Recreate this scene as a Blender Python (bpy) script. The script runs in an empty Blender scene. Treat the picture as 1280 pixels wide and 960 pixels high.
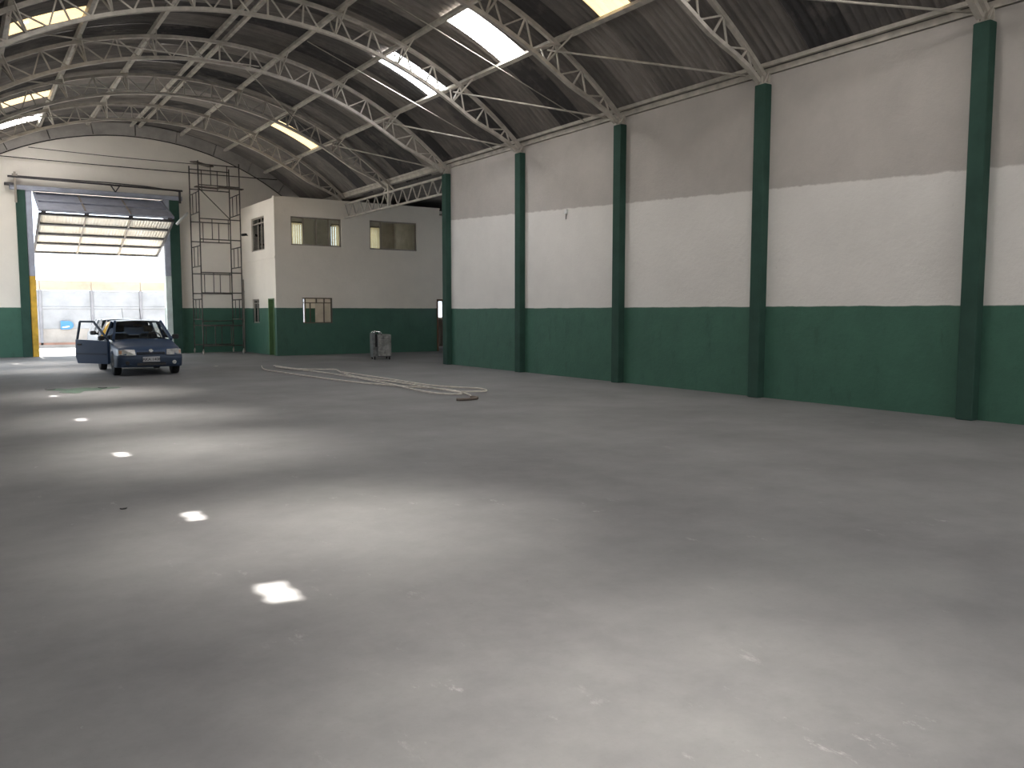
import bpy, math, random
from math import sin, cos, pi, radians as rad, sqrt
from mathutils import Vector, Matrix
random.seed(7)
S = bpy.context.scene
COL = S.collection

# ------------------------------------------------------------------ camera
FPX, PITCH, YAW, EYE = 1040.0, rad(4.946), rad(33.655), 1.6
cd = bpy.data.cameras.new('camera'); cam = bpy.data.objects.new('camera', cd); COL.objects.link(cam)
cd.sensor_width = 36.0; cd.lens = FPX / 1280 * 36.0; cd.clip_start = 0.05; cd.clip_end = 400
F0 = Vector((sin(YAW), cos(YAW), 0)); RT = Vector((cos(YAW), -sin(YAW), 0)); ZU = Vector((0, 0, 1))
FW = F0 * cos(PITCH) - ZU * sin(PITCH); UP = F0 * sin(PITCH) + ZU * cos(PITCH)
mw = Matrix.Identity(4)
for i in range(3):
    mw[i][0] = RT[i]; mw[i][1] = UP[i]; mw[i][2] = -FW[i]
mw[2][3] = EYE
cam.matrix_world = mw
S.camera = cam
# ------------------------------------------------------------------ world, sun, exposure
W = bpy.data.worlds.new('sky'); S.world = W; W.use_nodes = True
bg = W.node_tree.nodes['Background']; bg.inputs[0].default_value = (0.80, 0.90, 1.0, 1); bg.inputs[1].default_value = 4.0
SUN_DIR = Vector((0.02, -2.35, -7.4)).normalized()          # direction the sunlight travels
sd = bpy.data.lights.new('sun', 'SUN'); sd.energy = 24; sd.angle = rad(0.53); sd.color = (1, .95, .87)
so = bpy.data.objects.new('sun', sd); COL.objects.link(so); so.rotation_euler = (-SUN_DIR).to_track_quat('Z', 'Y').to_euler()
so.location = (6, 45, 30)
S.view_settings.view_transform = 'Standard'; S.view_settings.look = 'None'
S.view_settings.exposure = 0.0; S.view_settings.gamma = 1.0; S.view_settings.use_curve_mapping = False
S.cycles.use_denoising = True
S.cycles.max_bounces = 8; S.cycles.diffuse_bounces = 5; S.cycles.transparent_max_bounces = 12
S.cycles.sample_clamp_indirect = 6.0
SKYLIGHT_GLOW = 31.0           # emission standing in for daylight through the translucent roof sheets
BEAM_POWER = 40.0             # lamps standing in for sun scattered through the sheets on the sunny slope


XL_ = -.75


def portal(name, loc, rot, sx, sy):
    l = bpy.data.lights.new(name, 'AREA'); l.shape = 'RECTANGLE'; l.size = sx; l.size_y = sy
    l.cycles.is_portal = True
    o = bpy.data.objects.new(name, l); COL.objects.link(o); o.location = loc; o.rotation_euler = rot


portal('gate_daylight', (4.6, 34.35, 2.9), (-pi / 2, 0, 0), 4.4, 5.8)
portal('added_side_daylight', (XL_ - .1, 29.0, 2.3), (0, -pi / 2, 0), 4.6, 7.0)  # portal of the added side opening
portal('added_front_daylight', (4.6, -11.95, 2.75), (pi / 2, 0, 0), 4.4, 5.5)  # portal of the added front doorway


# ------------------------------------------------------------------ mesh helpers
class MB:
    def __init__(s): s.v = []; s.f = []; s.smooth = False
    def add(s, vs, fs):
        n = len(s.v); s.v += [tuple(v) for v in vs]; s.f += [tuple(i + n for i in f) for f in fs]; return s
    def box(s, x0, x1, y0, y1, z0, z1):
        return s.add([(x0, y0, z0), (x1, y0, z0), (x1, y1, z0), (x0, y1, z0), (x0, y0, z1), (x1, y0, z1), (x1, y1, z1), (x0, y1, z1)],
                     [(0, 3, 2, 1), (4, 5, 6, 7), (0, 1, 5, 4), (1, 2, 6, 5), (2, 3, 7, 6), (3, 0, 4, 7)])
    def bevbox(s, x0, x1, y0, y1, z0, z1, b):
        """box with chamfered vertical and horizontal edges"""
        vs = []; fs = []
        rings = [(z0, b), (z0 + b, 0), (z1 - b, 0), (z1, b)]
        for z, d in rings:
            c = b
            X0, X1, Y0, Y1 = x0 + d, x1 - d, y0 + d, y1 - d
            vs += [(X0 + c, Y0, z), (X1 - c, Y0, z), (X1, Y0 + c, z), (X1, Y1 - c, z), (X1 - c, Y1, z), (X0 + c, Y1, z), (X0, Y1 - c, z), (X0, Y0 + c, z)]
        for r in range(3):
            for k in range(8):
                a = r * 8 + k; bb = r * 8 + (k + 1) % 8
                fs.append((a, bb, bb + 8, a + 8))
        fs.append(tuple(range(7, -1, -1))); fs.append(tuple(range(24, 32)))
        return s.add(vs, fs)
    def bar(s, p0, p1, w, h=None, up=(0, 0, 1)):
        h = h or w
        p0 = Vector(p0); p1 = Vector(p1); d = (p1 - p0).normalized(); up = Vector(up)
        if abs(d.dot(up)) > .98: up = Vector((1, 0, 0)) if abs(d.x) < .9 else Vector((0, 1, 0))
        a = d.cross(up).normalized() * (w / 2); b = a.cross(d).normalized() * (h / 2)
        vs = []
        for p in (p0, p1): vs += [p - a - b, p + a - b, p + a + b, p - a + b]
        return s.add(vs, [(0, 3, 2, 1), (4, 5, 6, 7), (0, 1, 5, 4), (1, 2, 6, 5), (2, 3, 7, 6), (3, 0, 4, 7)])
    def tube(s, pts, r, n=8, cap=True):
        pts = [Vector(p) for p in pts]; base = len(s.v); vs = []; fs = []
        prev = None
        for i, p in enumerate(pts):
            d = (pts[min(i + 1, len(pts) - 1)] - pts[max(i - 1, 0)]).normalized()
            if prev is None:
                u = Vector((0, 0, 1)) if abs(d.z) < .9 else Vector((1, 0, 0))
            else:
                u = prev
            a = (u - d * u.dot(d)).normalized(); prev = a; b = d.cross(a)
            rr = r[i] if isinstance(r, (list, tuple)) else r
            for k in range(n):
                t = 2 * pi * k / n; vs.append(p + a * (rr * cos(t)) + b * (rr * sin(t)))
        for i in range(len(pts) - 1):
            for k in range(n):
                k2 = (k + 1) % n; fs.append((i * n + k, i * n + k2, i * n + n + k2, i * n + n + k))
        if cap:
            fs.append(tuple(range(n - 1, -1, -1))); m = (len(pts) - 1) * n; fs.append(tuple(range(m, m + n)))
        return s.add(vs, fs)
    def lathe(s, c, axis, prof, n=20):
        """prof: list of (offset along axis, radius)"""
        c = Vector(c); d = Vector(axis).normalized(); u = Vector((0, 0, 1)) if abs(d.z) < .9 else Vector((1, 0, 0))
        a = (u - d * u.dot(d)).normalized(); b = d.cross(a); vs = []; fs = []
        for (o, r) in prof:
            for k in range(n):
                t = 2 * pi * k / n; vs.append(c + d * o + a * (r * cos(t)) + b * (r * sin(t)))
        for i in range(len(prof) - 1):
            for k in range(n):
                k2 = (k + 1) % n; fs.append((i * n + k, i * n + k2, i * n + n + k2, i * n + n + k))
        fs.append(tuple(range(n - 1, -1, -1))); m = (len(prof) - 1) * n; fs.append(tuple(range(m, m + n)))
        return s.add(vs, fs)
    def prism(s, poly, fn, t0, t1):
        """2D polygon extruded; fn(u, v, t) -> xyz"""
        n = len(poly)
        vs = [fn(u, v, t0) for u, v in poly] + [fn(u, v, t1) for u, v in poly]
        fs = [tuple(range(n - 1, -1, -1)), tuple(range(n, 2 * n))] + [(i, (i + 1) % n, n + (i + 1) % n, n + i) for i in range(n)]
        return s.add(vs, fs)
    def grid(s, rows, closed=False):
        m = len(rows[0]); vs = [p for r in rows for p in r]; fs = []
        for i in range(len(rows) - 1):
            for k in range(m if closed else m - 1):
                k2 = (k + 1) % m; fs.append((i * m + k, i * m + k2, i * m + m + k2, i * m + m + k))
        return s.add(vs, fs)
    def mesh(s, name, mat, smooth=False):
        me = bpy.data.meshes.new(name); me.from_pydata(s.v, [], s.f); me.update()
        if mat: me.materials.append(mat)
        if smooth:
            for p in me.polygons: p.use_smooth = True
        return me
    def build(s, name, mat, parent=None, smooth=False, recalc=True):
        me = s.mesh(name, mat, smooth)
        if recalc:
            import bmesh
            b = bmesh.new(); b.from_mesh(me); bmesh.ops.recalc_face_normals(b, faces=b.faces); b.to_mesh(me); b.free()
        return link(name, me, parent)


def link(name, me, parent=None):
    o = bpy.data.objects.new(name, me); COL.objects.link(o)
    if parent: o.parent = parent
    return o


def tag(o, label=None, cat=None, group=None, kind=None):
    if label: o['label'] = label
    if cat: o['category'] = cat
    if group: o['group'] = group
    if kind: o['kind'] = kind
    return o


def empty(name, loc=(0, 0, 0), rz=0):
    o = bpy.data.objects.new(name, None); COL.objects.link(o); o.location = loc; o.rotation_euler = (0, 0, rz); o.empty_display_size = .2
    return o


def copy_tree(o, parent=None):
    c = o.copy(); COL.objects.link(c); c.parent = parent
    for ch in list(o.children): copy_tree(ch, c)
    return c


# ------------------------------------------------------------------ materials
def srgb(r, g, b):
    f = lambda c: c / 12.92 if c <= .04045 else ((c + .055) / 1.055) ** 2.4
    return (f(r / 255), f(g / 255), f(b / 255), 1)


class NT:
    def __init__(s, name):
        s.m = bpy.data.materials.new(name); s.m.use_nodes = True; s.t = s.m.node_tree; s.b = s.t.nodes['Principled BSDF']
        s.out = s.t.nodes['Material Output']
    def n(s, t, **k):
        x = s.t.nodes.new(t)
        for a, b in k.items():
            if a.startswith('i_'): x.inputs[a[2:].replace('_', ' ')].default_value = b
            else: setattr(x, a, b)
        return x
    def l(s, a, b): s.t.links.new(a, b)
    def pos(s): return s.n('ShaderNodeNewGeometry').outputs['Position']
    def noise(s, scale, detail=4, rough=.6, vec=None, stretch=None):
        x = s.n('ShaderNodeTexNoise'); x.inputs['Scale'].default_value = scale; x.inputs['Detail'].default_value = detail; x.inputs['Roughness'].default_value = rough
        v = vec or s.pos()
        if stretch:
            mp = s.n('ShaderNodeMapping'); mp.inputs['Scale'].default_value = stretch; s.l(v, mp.inputs['Vector']); v = mp.outputs[0]
        s.l(v, x.inputs['Vector']); return x.outputs['Fac']
    def ramp(s, fac, stops):
        r = s.n('ShaderNodeValToRGB'); e = r.color_ramp.elements
        while len(e) < len(stops): e.new(.5)
        for k, (p, c) in enumerate(stops):
            e[k].position = p; e[k].color = c if len(c) == 4 else (*c, 1)
        s.l(fac, r.inputs[0]); return r.outputs[0]
    def val(s, fac, a, b, lo=0, hi=1):
        r = s.n('ShaderNodeMapRange'); r.inputs[1].default_value = a; r.inputs[2].default_value = b; r.inputs[3].default_value = lo; r.inputs[4].default_value = hi
        s.l(fac, r.inputs[0]); return r.outputs[0]
    def mix(s, fac, a, b, mode='MIX'):
        x = s.n('ShaderNodeMix', data_type='RGBA', blend_type=mode)
        for v, i in ((fac, 0), (a, 6), (b, 7)):
            if hasattr(v, 'is_linked'): s.l(v, x.inputs[i])
            else: x.inputs[i].default_value = v
        return x.outputs[2]
    def math(s, op, a, b=0):
        x = s.n('ShaderNodeMath', operation=op)
        for v, i in ((a, 0), (b, 1)):
            if hasattr(v, 'is_linked'): s.l(v, x.inputs[i])
            else: x.inputs[i].default_value = v
        return x.outputs[0]
    def bump(s, h, strength=.3, dist=.02):
        x = s.n('ShaderNodeBump'); x.inputs['Strength'].default_value = strength; x.inputs['Distance'].default_value = dist
        s.l(h, x.inputs['Height']); s.l(x.outputs[0], s.b.inputs['Normal'])
    def col(s, c):
        if hasattr(c, 'is_linked'): s.l(c, s.b.inputs['Base Color'])
        else: s.b.inputs['Base Color'].default_value = c
    def set(s, rough=None, metal=None, spec=None):
        if rough is not None: s.b.inputs['Roughness'].default_value = rough
        if metal is not None: s.b.inputs['Metallic'].default_value = metal
        if spec is not None: s.b.inputs['Specular IOR Level'].default_value = spec
        return s


def worn(name, c, rough=.6, metal=0, scale=3, var=.12, bump=.1, spec=.4):
    """plain paint / metal with mild tonal wear"""
    t = NT(name); nz = t.noise(scale, 5)
    hi = tuple(min(1, x * (1 + var)) for x in c[:3]) + (1,); lo = tuple(x * (1 - var * 1.6) for x in c[:3]) + (1,)
    t.col(t.ramp(nz, [(.3, lo), (.7, hi)])); t.set(rough, metal, spec)
    if bump: t.bump(t.noise(scale * 12, 3), bump, .004)
    return t.m


GREEN = (.046, .118, .084, 1)


def wall_paint(name, zsplit, white, old=None, line=None, green=GREEN, grain=1.0, sheen=.62):
    """white upper coat over a green dado; `old` is an older greyer coat above a sloping roller line"""
    t = NT(name); p = t.pos(); sx = t.n('ShaderNodeSeparateXYZ'); t.l(p, sx.inputs[0])
    wob = t.math('MULTIPLY', t.math('SUBTRACT', t.noise(1.3, 4), .5), .05)
    z = t.math('ADD', sx.outputs[2], wob)
    base = t.mix(t.val(t.noise(.55, 5, .65), .35, .7), white, tuple(c * .9 for c in white[:3]) + (1,))
    # small chips and trowel scuffs
    chips = t.val(t.noise(7, 6, .75, stretch=(1, 1, .5)), .66, .72)
    base = t.mix(t.math('MULTIPLY', chips, .35), base, tuple(c * .55 for c in white[:3]) + (1,))
    if old:
        wob2 = t.math('MULTIPLY', t.math('SUBTRACT', t.noise(5, 5, .7), .5), .10)
        lim = t.math('ADD', t.math('MULTIPLY', sx.outputs[1], line[1]), line[0])
        m = t.val(t.math('SUBTRACT', t.math('ADD', sx.outputs[2], wob2), lim), -.01, .02)
        base = t.mix(m, base, t.mix(t.val(t.noise(1.1, 5, .7), .3, .7), old, tuple(c * .88 for c in old[:3]) + (1,)))
    g = t.mix(t.val(t.noise(1.7, 6, .7), .35, .75), green, tuple(c * 1.22 for c in green[:3]) + (1,))
    g = t.mix(t.val(t.noise(3.2, 6, .75, stretch=(1, 1, .35)), .56, .72), g, tuple(c * .8 for c in green[:3]) + (1,))
    t.col(t.mix(t.val(z, zsplit - .008, zsplit + .008), g, base)); t.set(.75, 0, .3 if sheen > .5 else .5); t.l(t.val(z, zsplit - .008, zsplit + .008, sheen, .75), t.b.inputs['Roughness'])
    bumpy = t.math('ADD', t.math('MULTIPLY', t.noise(14 * grain, 6, .7), .6), t.math('MULTIPLY', t.noise(2.2, 3), .8))
    t.bump(bumpy, .45, .03)
    return t.m


WHITE = (.74, .71, .665, 1)
M = {}
M['wall_right'] = wall_paint('wall_right_paint', 1.70, (.76, .73, .69, 1), (.49, .455, .42, 1), (3.40, .043))
M['wall_back'] = wall_paint('wall_back_paint', 1.76, (.82, .77, .70, 1))
M['office'] = wall_paint('office_paint', 1.75, (.82, .755, .665, 1), grain=.6, sheen=.38)
M['wall_plain'] = worn('plain_plaster', (.30, .29, .275, 1), .85)  # coat of the unseen left wall, darkened to cut bounce onto the floor
M['interior'] = worn('interior_plaster', (.66, .62, .57, 1), .85)
M['green'] = worn('green_column_paint', (.033, .074, .057, 1), .75, 0, 2.5, .12, .25, .18)
M['green_bright'] = worn('green_door_paint', srgb(96, 128, 88), .6)
M['steel_white'] = worn('white_steel_paint', (.47, .435, .38, 1), .6, 0, 4, .18)
M['steel_dark'] = worn('dark_steel', srgb(72, 70, 72), .6, .2)
M['gate_grey'] = worn('gate_grey', srgb(160, 164, 178), .6, .1)
M['scaffold'] = worn('scaffold_steel', srgb(84, 78, 74), .55, .35, 6, .3)
M['yellow'] = worn('yellow_paint', srgb(214, 170, 62), .6, 0, 3, .2)
M['white_strip'] = worn('white_strip_paint', srgb(205, 215, 212), .6)
M['fascia'] = worn('gable_fascia', srgb(172, 167, 162), .85, 0, 2, .15)
M['joint_dark'] = worn('joint_dark', srgb(45, 42, 40), .9)
M['pipe_white'] = worn('white_pipe', (.8, .8, .78, 1), .4)
M['black'] = worn('black_plastic', (.02, .02, .022, 1), .5)
M['rubber'] = worn('rubber', (.018, .018, .019, 1), .8)
M['wood'] = worn('brown_wood', srgb(110, 80, 58), .7, 0, 5, .25)
M['plank'] = worn('weathered_plank', srgb(88, 80, 74), .8, 0, 5, .25)
M['hose'] = worn('pale_hose', (.62, .58, .52, 1), .7, 0, 8, .15)
M['hose_dark'] = worn('dark_hose', (.16, .13, .11, 1), .7, 0, 8, .15)
M['frame_grey'] = worn('window_frame_paint', srgb(150, 142, 132), .6)
M['frame_dark'] = worn('window_frame_steel', srgb(96, 88, 80), .6)
M['chrome'] = worn('chrome', (.75, .75, .75, 1), .2, 1, 2, .03, 0)


def floor_mat():
    t = NT('concrete_floor'); p = t.pos()
    a = t.noise(.5, 8, .66, p); b = t.noise(2.4, 8, .72, p); c = t.noise(26, 6, .75, p)
    base = t.ramp(a, [(.32, (.112, .111, .114)), (.5, (.152, .151, .154)), (.7, (.20, .199, .20))])
    base = t.mix(t.val(b, .36, .72), base, t.mix(.5, base, (.25, .247, .246, 1)))
    base = t.mix(t.math('MULTIPLY', t.val(c, .55, .75), .28), base, (.11, .108, .106, 1))
    # pale scrapes, stretched along one trowel direction
    sc = t.val(t.noise(5.5, 9, .8, p, (1, .45, 1)), .60, .67); gate = t.val(t.noise(.8, 3, .5, p), .45, .62)
    base = t.mix(t.math('MULTIPLY', t.math('MULTIPLY', sc, gate), .7), base, (.32, .315, .308, 1))
    # dark specks
    sp = t.val(t.noise(11, 6, .8, p, (1, .6, 1)), .66, .70)
    base = t.mix(t.math('MULTIPLY', sp, .6), base, (.11, .105, .1, 1))
    t.col(base); t.l(t.val(b, .3, .7, .58, .8), t.b.inputs['Roughness']); t.set(spec=.3)
    t.bump(t.math('ADD', t.math('MULTIPLY', c, .3), b), .12, .01)
    return t.m


M['floor'] = floor_mat()


def roof_mat():
    t = NT('fibre_cement'); oi = t.n('ShaderNodeObjectInfo'); r = oi.outputs['Random']
    tone = t.ramp(r, [(0, (.06, .059, .062)), (.15, (.115, .11, .108)), (.45, (.20, .184, .17)), (.75, (.28, .255, .235)), (1, (.38, .345, .315))])
    tc = t.n('ShaderNodeTexCoord').outputs['Object']
    cmb = t.n('ShaderNodeVectorMath', operation='ADD'); t.l(tc, cmb.inputs[0])
    rv = t.n('ShaderNodeCombineXYZ'); t.l(t.math('MULTIPLY', r, 37), rv.inputs[1]); t.l(t.math('MULTIPLY', r, 11), rv.inputs[0]); t.l(rv.outputs[0], cmb.inputs[1])
    st = t.noise(1.0, 6, .7, cmb.outputs[0], (.9, 9, .9))
    bl = t.noise(1.6, 5, .65, cmb.outputs[0])
    c = t.mix(t.val(st, .35, .7), tone, t.mix(.5, tone, (.07, .065, .06, 1)))
    c = t.mix(t.math('MULTIPLY', t.val(bl, .5, .72), .35), c, (.36, .32, .28, 1))
    t.col(c); t.set(.9, 0, .15); t.bump(t.noise(30, 4), .15, .01)
    return t.m


M['roof'] = roof_mat()


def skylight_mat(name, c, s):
    """daylit translucent roof sheet: its own emission stands in for the sun above it"""
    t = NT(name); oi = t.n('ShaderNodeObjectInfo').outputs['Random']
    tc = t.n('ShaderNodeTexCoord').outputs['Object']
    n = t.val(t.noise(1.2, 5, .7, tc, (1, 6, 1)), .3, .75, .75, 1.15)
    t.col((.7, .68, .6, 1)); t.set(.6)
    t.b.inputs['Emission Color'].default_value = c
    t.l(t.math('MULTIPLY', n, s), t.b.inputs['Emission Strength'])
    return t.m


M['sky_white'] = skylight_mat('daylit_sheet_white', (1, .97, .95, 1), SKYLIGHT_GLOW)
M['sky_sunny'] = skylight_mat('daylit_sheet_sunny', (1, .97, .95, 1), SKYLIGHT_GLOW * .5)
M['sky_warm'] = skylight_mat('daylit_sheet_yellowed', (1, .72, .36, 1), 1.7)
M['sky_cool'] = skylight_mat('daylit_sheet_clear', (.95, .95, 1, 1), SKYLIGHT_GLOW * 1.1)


def glass_mat(name, tint=(.9, .93, .92, 1), fac=.86):
    t = NT(name); tr = t.n('ShaderNodeBsdfTransparent'); tr.inputs[0].default_value = tint
    gl = t.n('ShaderNodeBsdfGlossy'); gl.inputs['Roughness'].default_value = .03; gl.inputs[0].default_value = (.9, .9, .9, 1)
    fr = t.n('ShaderNodeFresnel'); fr.inputs[0].default_value = 1.5
    mx = t.n('ShaderNodeMixShader'); t.l(fr.outputs[0], mx.inputs[0]); t.l(tr.outputs[0], mx.inputs[1]); t.l(gl.outputs[0], mx.inputs[2])
    t.l(mx.outputs[0], t.out.inputs[0]); return t.m


M['glass'] = glass_mat('window_glass'); M['car_glass'] = glass_mat('car_glass', (.82, .86, .85, 1))


def blind_mat():
    t = NT('blind_fabric'); tr = t.n('ShaderNodeBsdfTranslucent'); tr.inputs[0].default_value = (.42, .35, .21, 1)
    df = t.n('ShaderNodeBsdfDiffuse'); df.inputs[0].default_value = (.5, .43, .30, 1)
    mx = t.n('ShaderNodeMixShader'); mx.inputs[0].default_value = .65; t.l(df.outputs[0], mx.inputs[1]); t.l(tr.outputs[0], mx.inputs[2])
    t.l(mx.outputs[0], t.out.inputs[0]); return t.m


M['blind'] = blind_mat()


def gate_sheet_mat():
    t = NT('gate_sheet'); tc = t.pos()
    w = t.n('ShaderNodeTexWave', wave_type='BANDS', bands_direction='X'); w.inputs['Scale'].default_value = 3.2; w.inputs['Distortion'].default_value = .6
    t.l(tc, w.inputs['Vector'])
    base = t.mix(t.val(t.noise(1.8, 5), .35, .65), (.82, .79, .72, 1), (.74, .66, .54, 1))
    t.col(base); t.set(.55); t.bump(w.outputs['Fac'], .5, .03)
    return t.m


M['gate_sheet'] = gate_sheet_mat()

# ------------------------------------------------------------------ hall dimensions
XC = 5.9                       # centre line of the barrel roof
ZC = -1.37                     # centre of the roof circle
RT_, RB, RP, RS = 9.80, 9.30, 9.885, 9.97     # top chord, bottom chord, purlins, sheets
XR, XL = 12.55, -0.75          # inner wall faces
YF, YB = -12.0, 34.3           # inner faces of the end walls
BAYS = [6.5 + 3.95 * k for k in range(7)]     # truss lines, last at 30.2


def arc(th, r, y):
    return Vector((XC + r * sin(rad(th)), y, ZC + r * cos(rad(th))))


def roofz(x, r=RS): return ZC + sqrt(max(.01, r * r - (x - XC) ** 2))


def wall(name, fn, u0, u1, v0, v1, T, holes, mat, top=None, step=None, parent=None):
    """slab with rectangular openings; fn(u, v, t) -> xyz"""
    U = {u0, u1}; V = {v0, v1}
    for a, b, c, d in holes: U |= {a, b}; V |= {c, d}
    if step:
        k = u0
        while k < u1: U.add(round(k, 4)); k += step
    U = sorted(u for u in U if u0 <= u <= u1); V = sorted(v for v in V if v0 <= v <= v1)
    nu, nv = len(U) - 1, len(V) - 1
    def solid(i, j):
        if not (0 <= i < nu and 0 <= j < nv): return False
        cu, cv = (U[i] + U[i + 1]) / 2, (V[j] + V[j + 1]) / 2
        return not any(a < cu < b and c < cv < d for a, b, c, d in holes)
    m = MB(); idx = {}
    def P(i, j, t):
        k = (i, j, t)
        if k not in idx:
            v = top(U[i]) if (top and j == nv) else V[j]
            idx[k] = len(m.v); m.v.append(tuple(fn(U[i], v, T * t)))
        return idx[k]
    for i in range(nu):
        for j in range(nv):
            if not solid(i, j): continue
            m.f.append((P(i, j, 0), P(i + 1, j, 0), P(i + 1, j + 1, 0), P(i, j + 1, 0)))
            m.f.append((P(i, j, 1), P(i, j + 1, 1), P(i + 1, j + 1, 1), P(i + 1, j, 1)))
            for di, dj, e in ((-1, 0, ((i, j), (i, j + 1))), (1, 0, ((i + 1, j), (i + 1, j + 1))), (0, -1, ((i, j), (i + 1, j))), (0, 1, ((i, j + 1), (i + 1, j + 1)))):
                if not solid(i + di, j + dj):
                    (a, b), (c, d) = e
                    m.f.append((P(a, b, 0), P(c, d, 0), P(c, d, 1), P(a, b, 1)))
    return tag(m.build(name, mat, parent), kind='structure')


# ------------------------------------------------------------------ floor and walls
m = MB(); m.box(XL - .3, 20.0, YF - .3, YB + .25, -.25, 0)
tag(m.build('floor', M['floor']), 'dusty grey concrete floor of the hall', kind='structure')

DOOR = (2.42, 6.78, 0, 5.86)
OWIN_B = [(11.0, 12.3, 4.25, 5.3), (13.5, 14.2, 4.25, 5.3), (14.9, 15.75, 4.25, 5.3)]       # office windows to the street
LOW_B = [(12.0, 12.36, 1.0, 2.2), (10.6, 11.3, 1.25, 2.2), (18.3, 19.0, 1.3, 2.15)]
wall_b = wall('wall_back', lambda u, v, t: (u, YB + t, v), XL - .2, 12.75, 0, 6.0, .2, [DOOR] + [h for h in OWIN_B + LOW_B if h[1] < 12.75],
     M['wall_back'], top=lambda u: max(5.9, roofz(u, 9.53)), step=.35)
wall('wall_annex_back', lambda u, v, t: (u, YB + t, v), 12.75, 20.0, 0, 6.2, .2, [h for h in OWIN_B + LOW_B if h[0] > 12.75], M['interior'])
wall('wall_right', lambda u, v, t: (XR + t, u, v), YF - .2, 22.42, 0, 5.90, .2, [], M['wall_right'])
wall('wall_left', lambda u, v, t: (XL - t, u, v), YF - .2, YB + .2, 0, 6.0, .2, [(25.5, 32.5, 0, 4.6)], M['wall_plain'])  # unseen side opening added so daylight reaches the office side wall
wall('wall_front', lambda u, v, t: (u, YF - t, v), XL - .2, 12.75, 0, 6.0, .2, [(2.4, 6.8, 0, 5.5)], M['wall_back'],  # unseen doorway added behind the camera to let daylight in
     top=lambda u: max(5.9, roofz(u, 9.95)), step=.5)
# annex behind the lattice girder
wall('wall_annex_side', lambda u, v, t: (19.8 + t, u, v), 22.2, YB, 0, 6.2, .2, [(24.5, 27.5, 2.5, 4.2)], M['interior'])
wall('wall_annex_front', lambda u, v, t: (u, 22.22 + t, v), 12.75, 20.0, 0, 6.2, .2, [], M['interior'])
m = MB(); rows = []
for yy in (22.2, 26, 30, YB + .2):
    rows.append([(12.56 + k * .0905, yy, 5.97 + .32 * k / 83 + .025 * sin(k * pi / 1)) for k in range(84)])
m.grid(rows); tag(m.build('ceiling_annex', M['roof'], smooth=True), kind='structure')

# gable fascia: grey boards between the white gable wall and the sheets, with dark joints
fe = tag(empty('trim_1', (XC, YB, 6)), 'grey boarded strip between white gable wall and arched roof', kind='structure')
for k in range(10):
    a0, a1 = -43 + 8.6 * k, -43 + 8.6 * (k + 1)
    m = MB(); pts_o = [(XC + 9.955 * sin(rad(a)), ZC + 9.955 * cos(rad(a))) for a in [a0 + .09 + (a1 - a0 - .18) * i / 8 for i in range(9)]]
    pts_i = [(XC + 9.50 * sin(rad(a)), ZC + 9.50 * cos(rad(a))) for a in [a0 + .09 + (a1 - a0 - .18) * i / 8 for i in range(9)]]
    m.prism(pts_o + pts_i[::-1], lambda u, v, t: (u - XC, t, v - 6), -.025 - .012 * (k % 2), .1)
    m.build('fascia_panel', M['fascia'], fe)
m = MB()
m.prism([(XC + 9.95 * sin(rad(a)), ZC + 9.95 * cos(rad(a))) for a in range(-43, 44, 2)] + [(XC + 9.5 * sin(rad(a)), ZC + 9.5 * cos(rad(a))) for a in range(43, -44, -2)],
        lambda u, v, t: (u - XC, t, v - 6), .11, .16)
m.build('backing_board', M['joint_dark'], fe)
m = MB(); ring = [arc(a, 9.49, YB - .035) - Vector((XC, YB, 6)) for a in range(-42, 43, 2)]
m.tube(ring, .018, 5); m.build('edge_rod', M['joint_dark'], fe, True)

# ------------------------------------------------------------------ columns along the long wall
ORD = ['first', 'second', 'third', 'fourth', 'fifth', 'sixth', 'seventh', 'eighth']
m = MB(); m.bevbox(-.16, .16, -.125, .125, 0, 5.73, .012); col_me = m.mesh('shaft', M['green'])
m = MB(); m.box(-.13, .13, -.1, .1, 5.73, 5.75); m.box(-.012, .012, -.09, .09, 5.75, 5.98); m.box(-.12, .12, -.01, .01, 5.75, 5.96)
m.bar((-.12, -.07, 5.75), (.02, -.07, 6.0), .03); m.bar((-.12, .07, 5.75), (.02, .07, 6.0), .03)
shoe_me = m.mesh('bearing_plate', M['steel_white'])
for k in range(5):
    e = empty('column', (12.54, BAYS[4 - k], 0))
    tag(e, 'green concrete wall column, %s counted from the office annex opening' % ORD[k], 'column', 'green columns along the white wall')
    link('shaft', col_me, e); link('bearing_plate', shoe_me, e)
# wall-top ring beam
m = MB(); m.box(12.52, 12.74, YF, BAYS[4] + .12, 5.915, 6.02); m.box(12.42, 12.5, YF, 33.9, 6.03, 6.1); m.box(12.60, 12.74, YF, BAYS[4] + .12, 5.90, 5.915)
m.box(12.46, 12.6, BAYS[4] + .12, 33.9, 5.92, 6.06)
tag(m.build('trim_2', M['steel_white']), 'pale beam along the top of the white long wall', kind='structure')
m = MB(); m.box(XL - .2, XL + .1, YF, 33.9, 5.86, 6.02); tag(m.build('trim_3', M['steel_white']), kind='structure')

# ------------------------------------------------------------------ roof sheets
PITCH_W, SW = .1768, .884            # corrugation pitch, cover width of one sheet
AMP = .031
BANDS = [(0, 10.0), (9.5, 19.8), (19.3, 29.8), (29.3, 43.2)]


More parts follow.
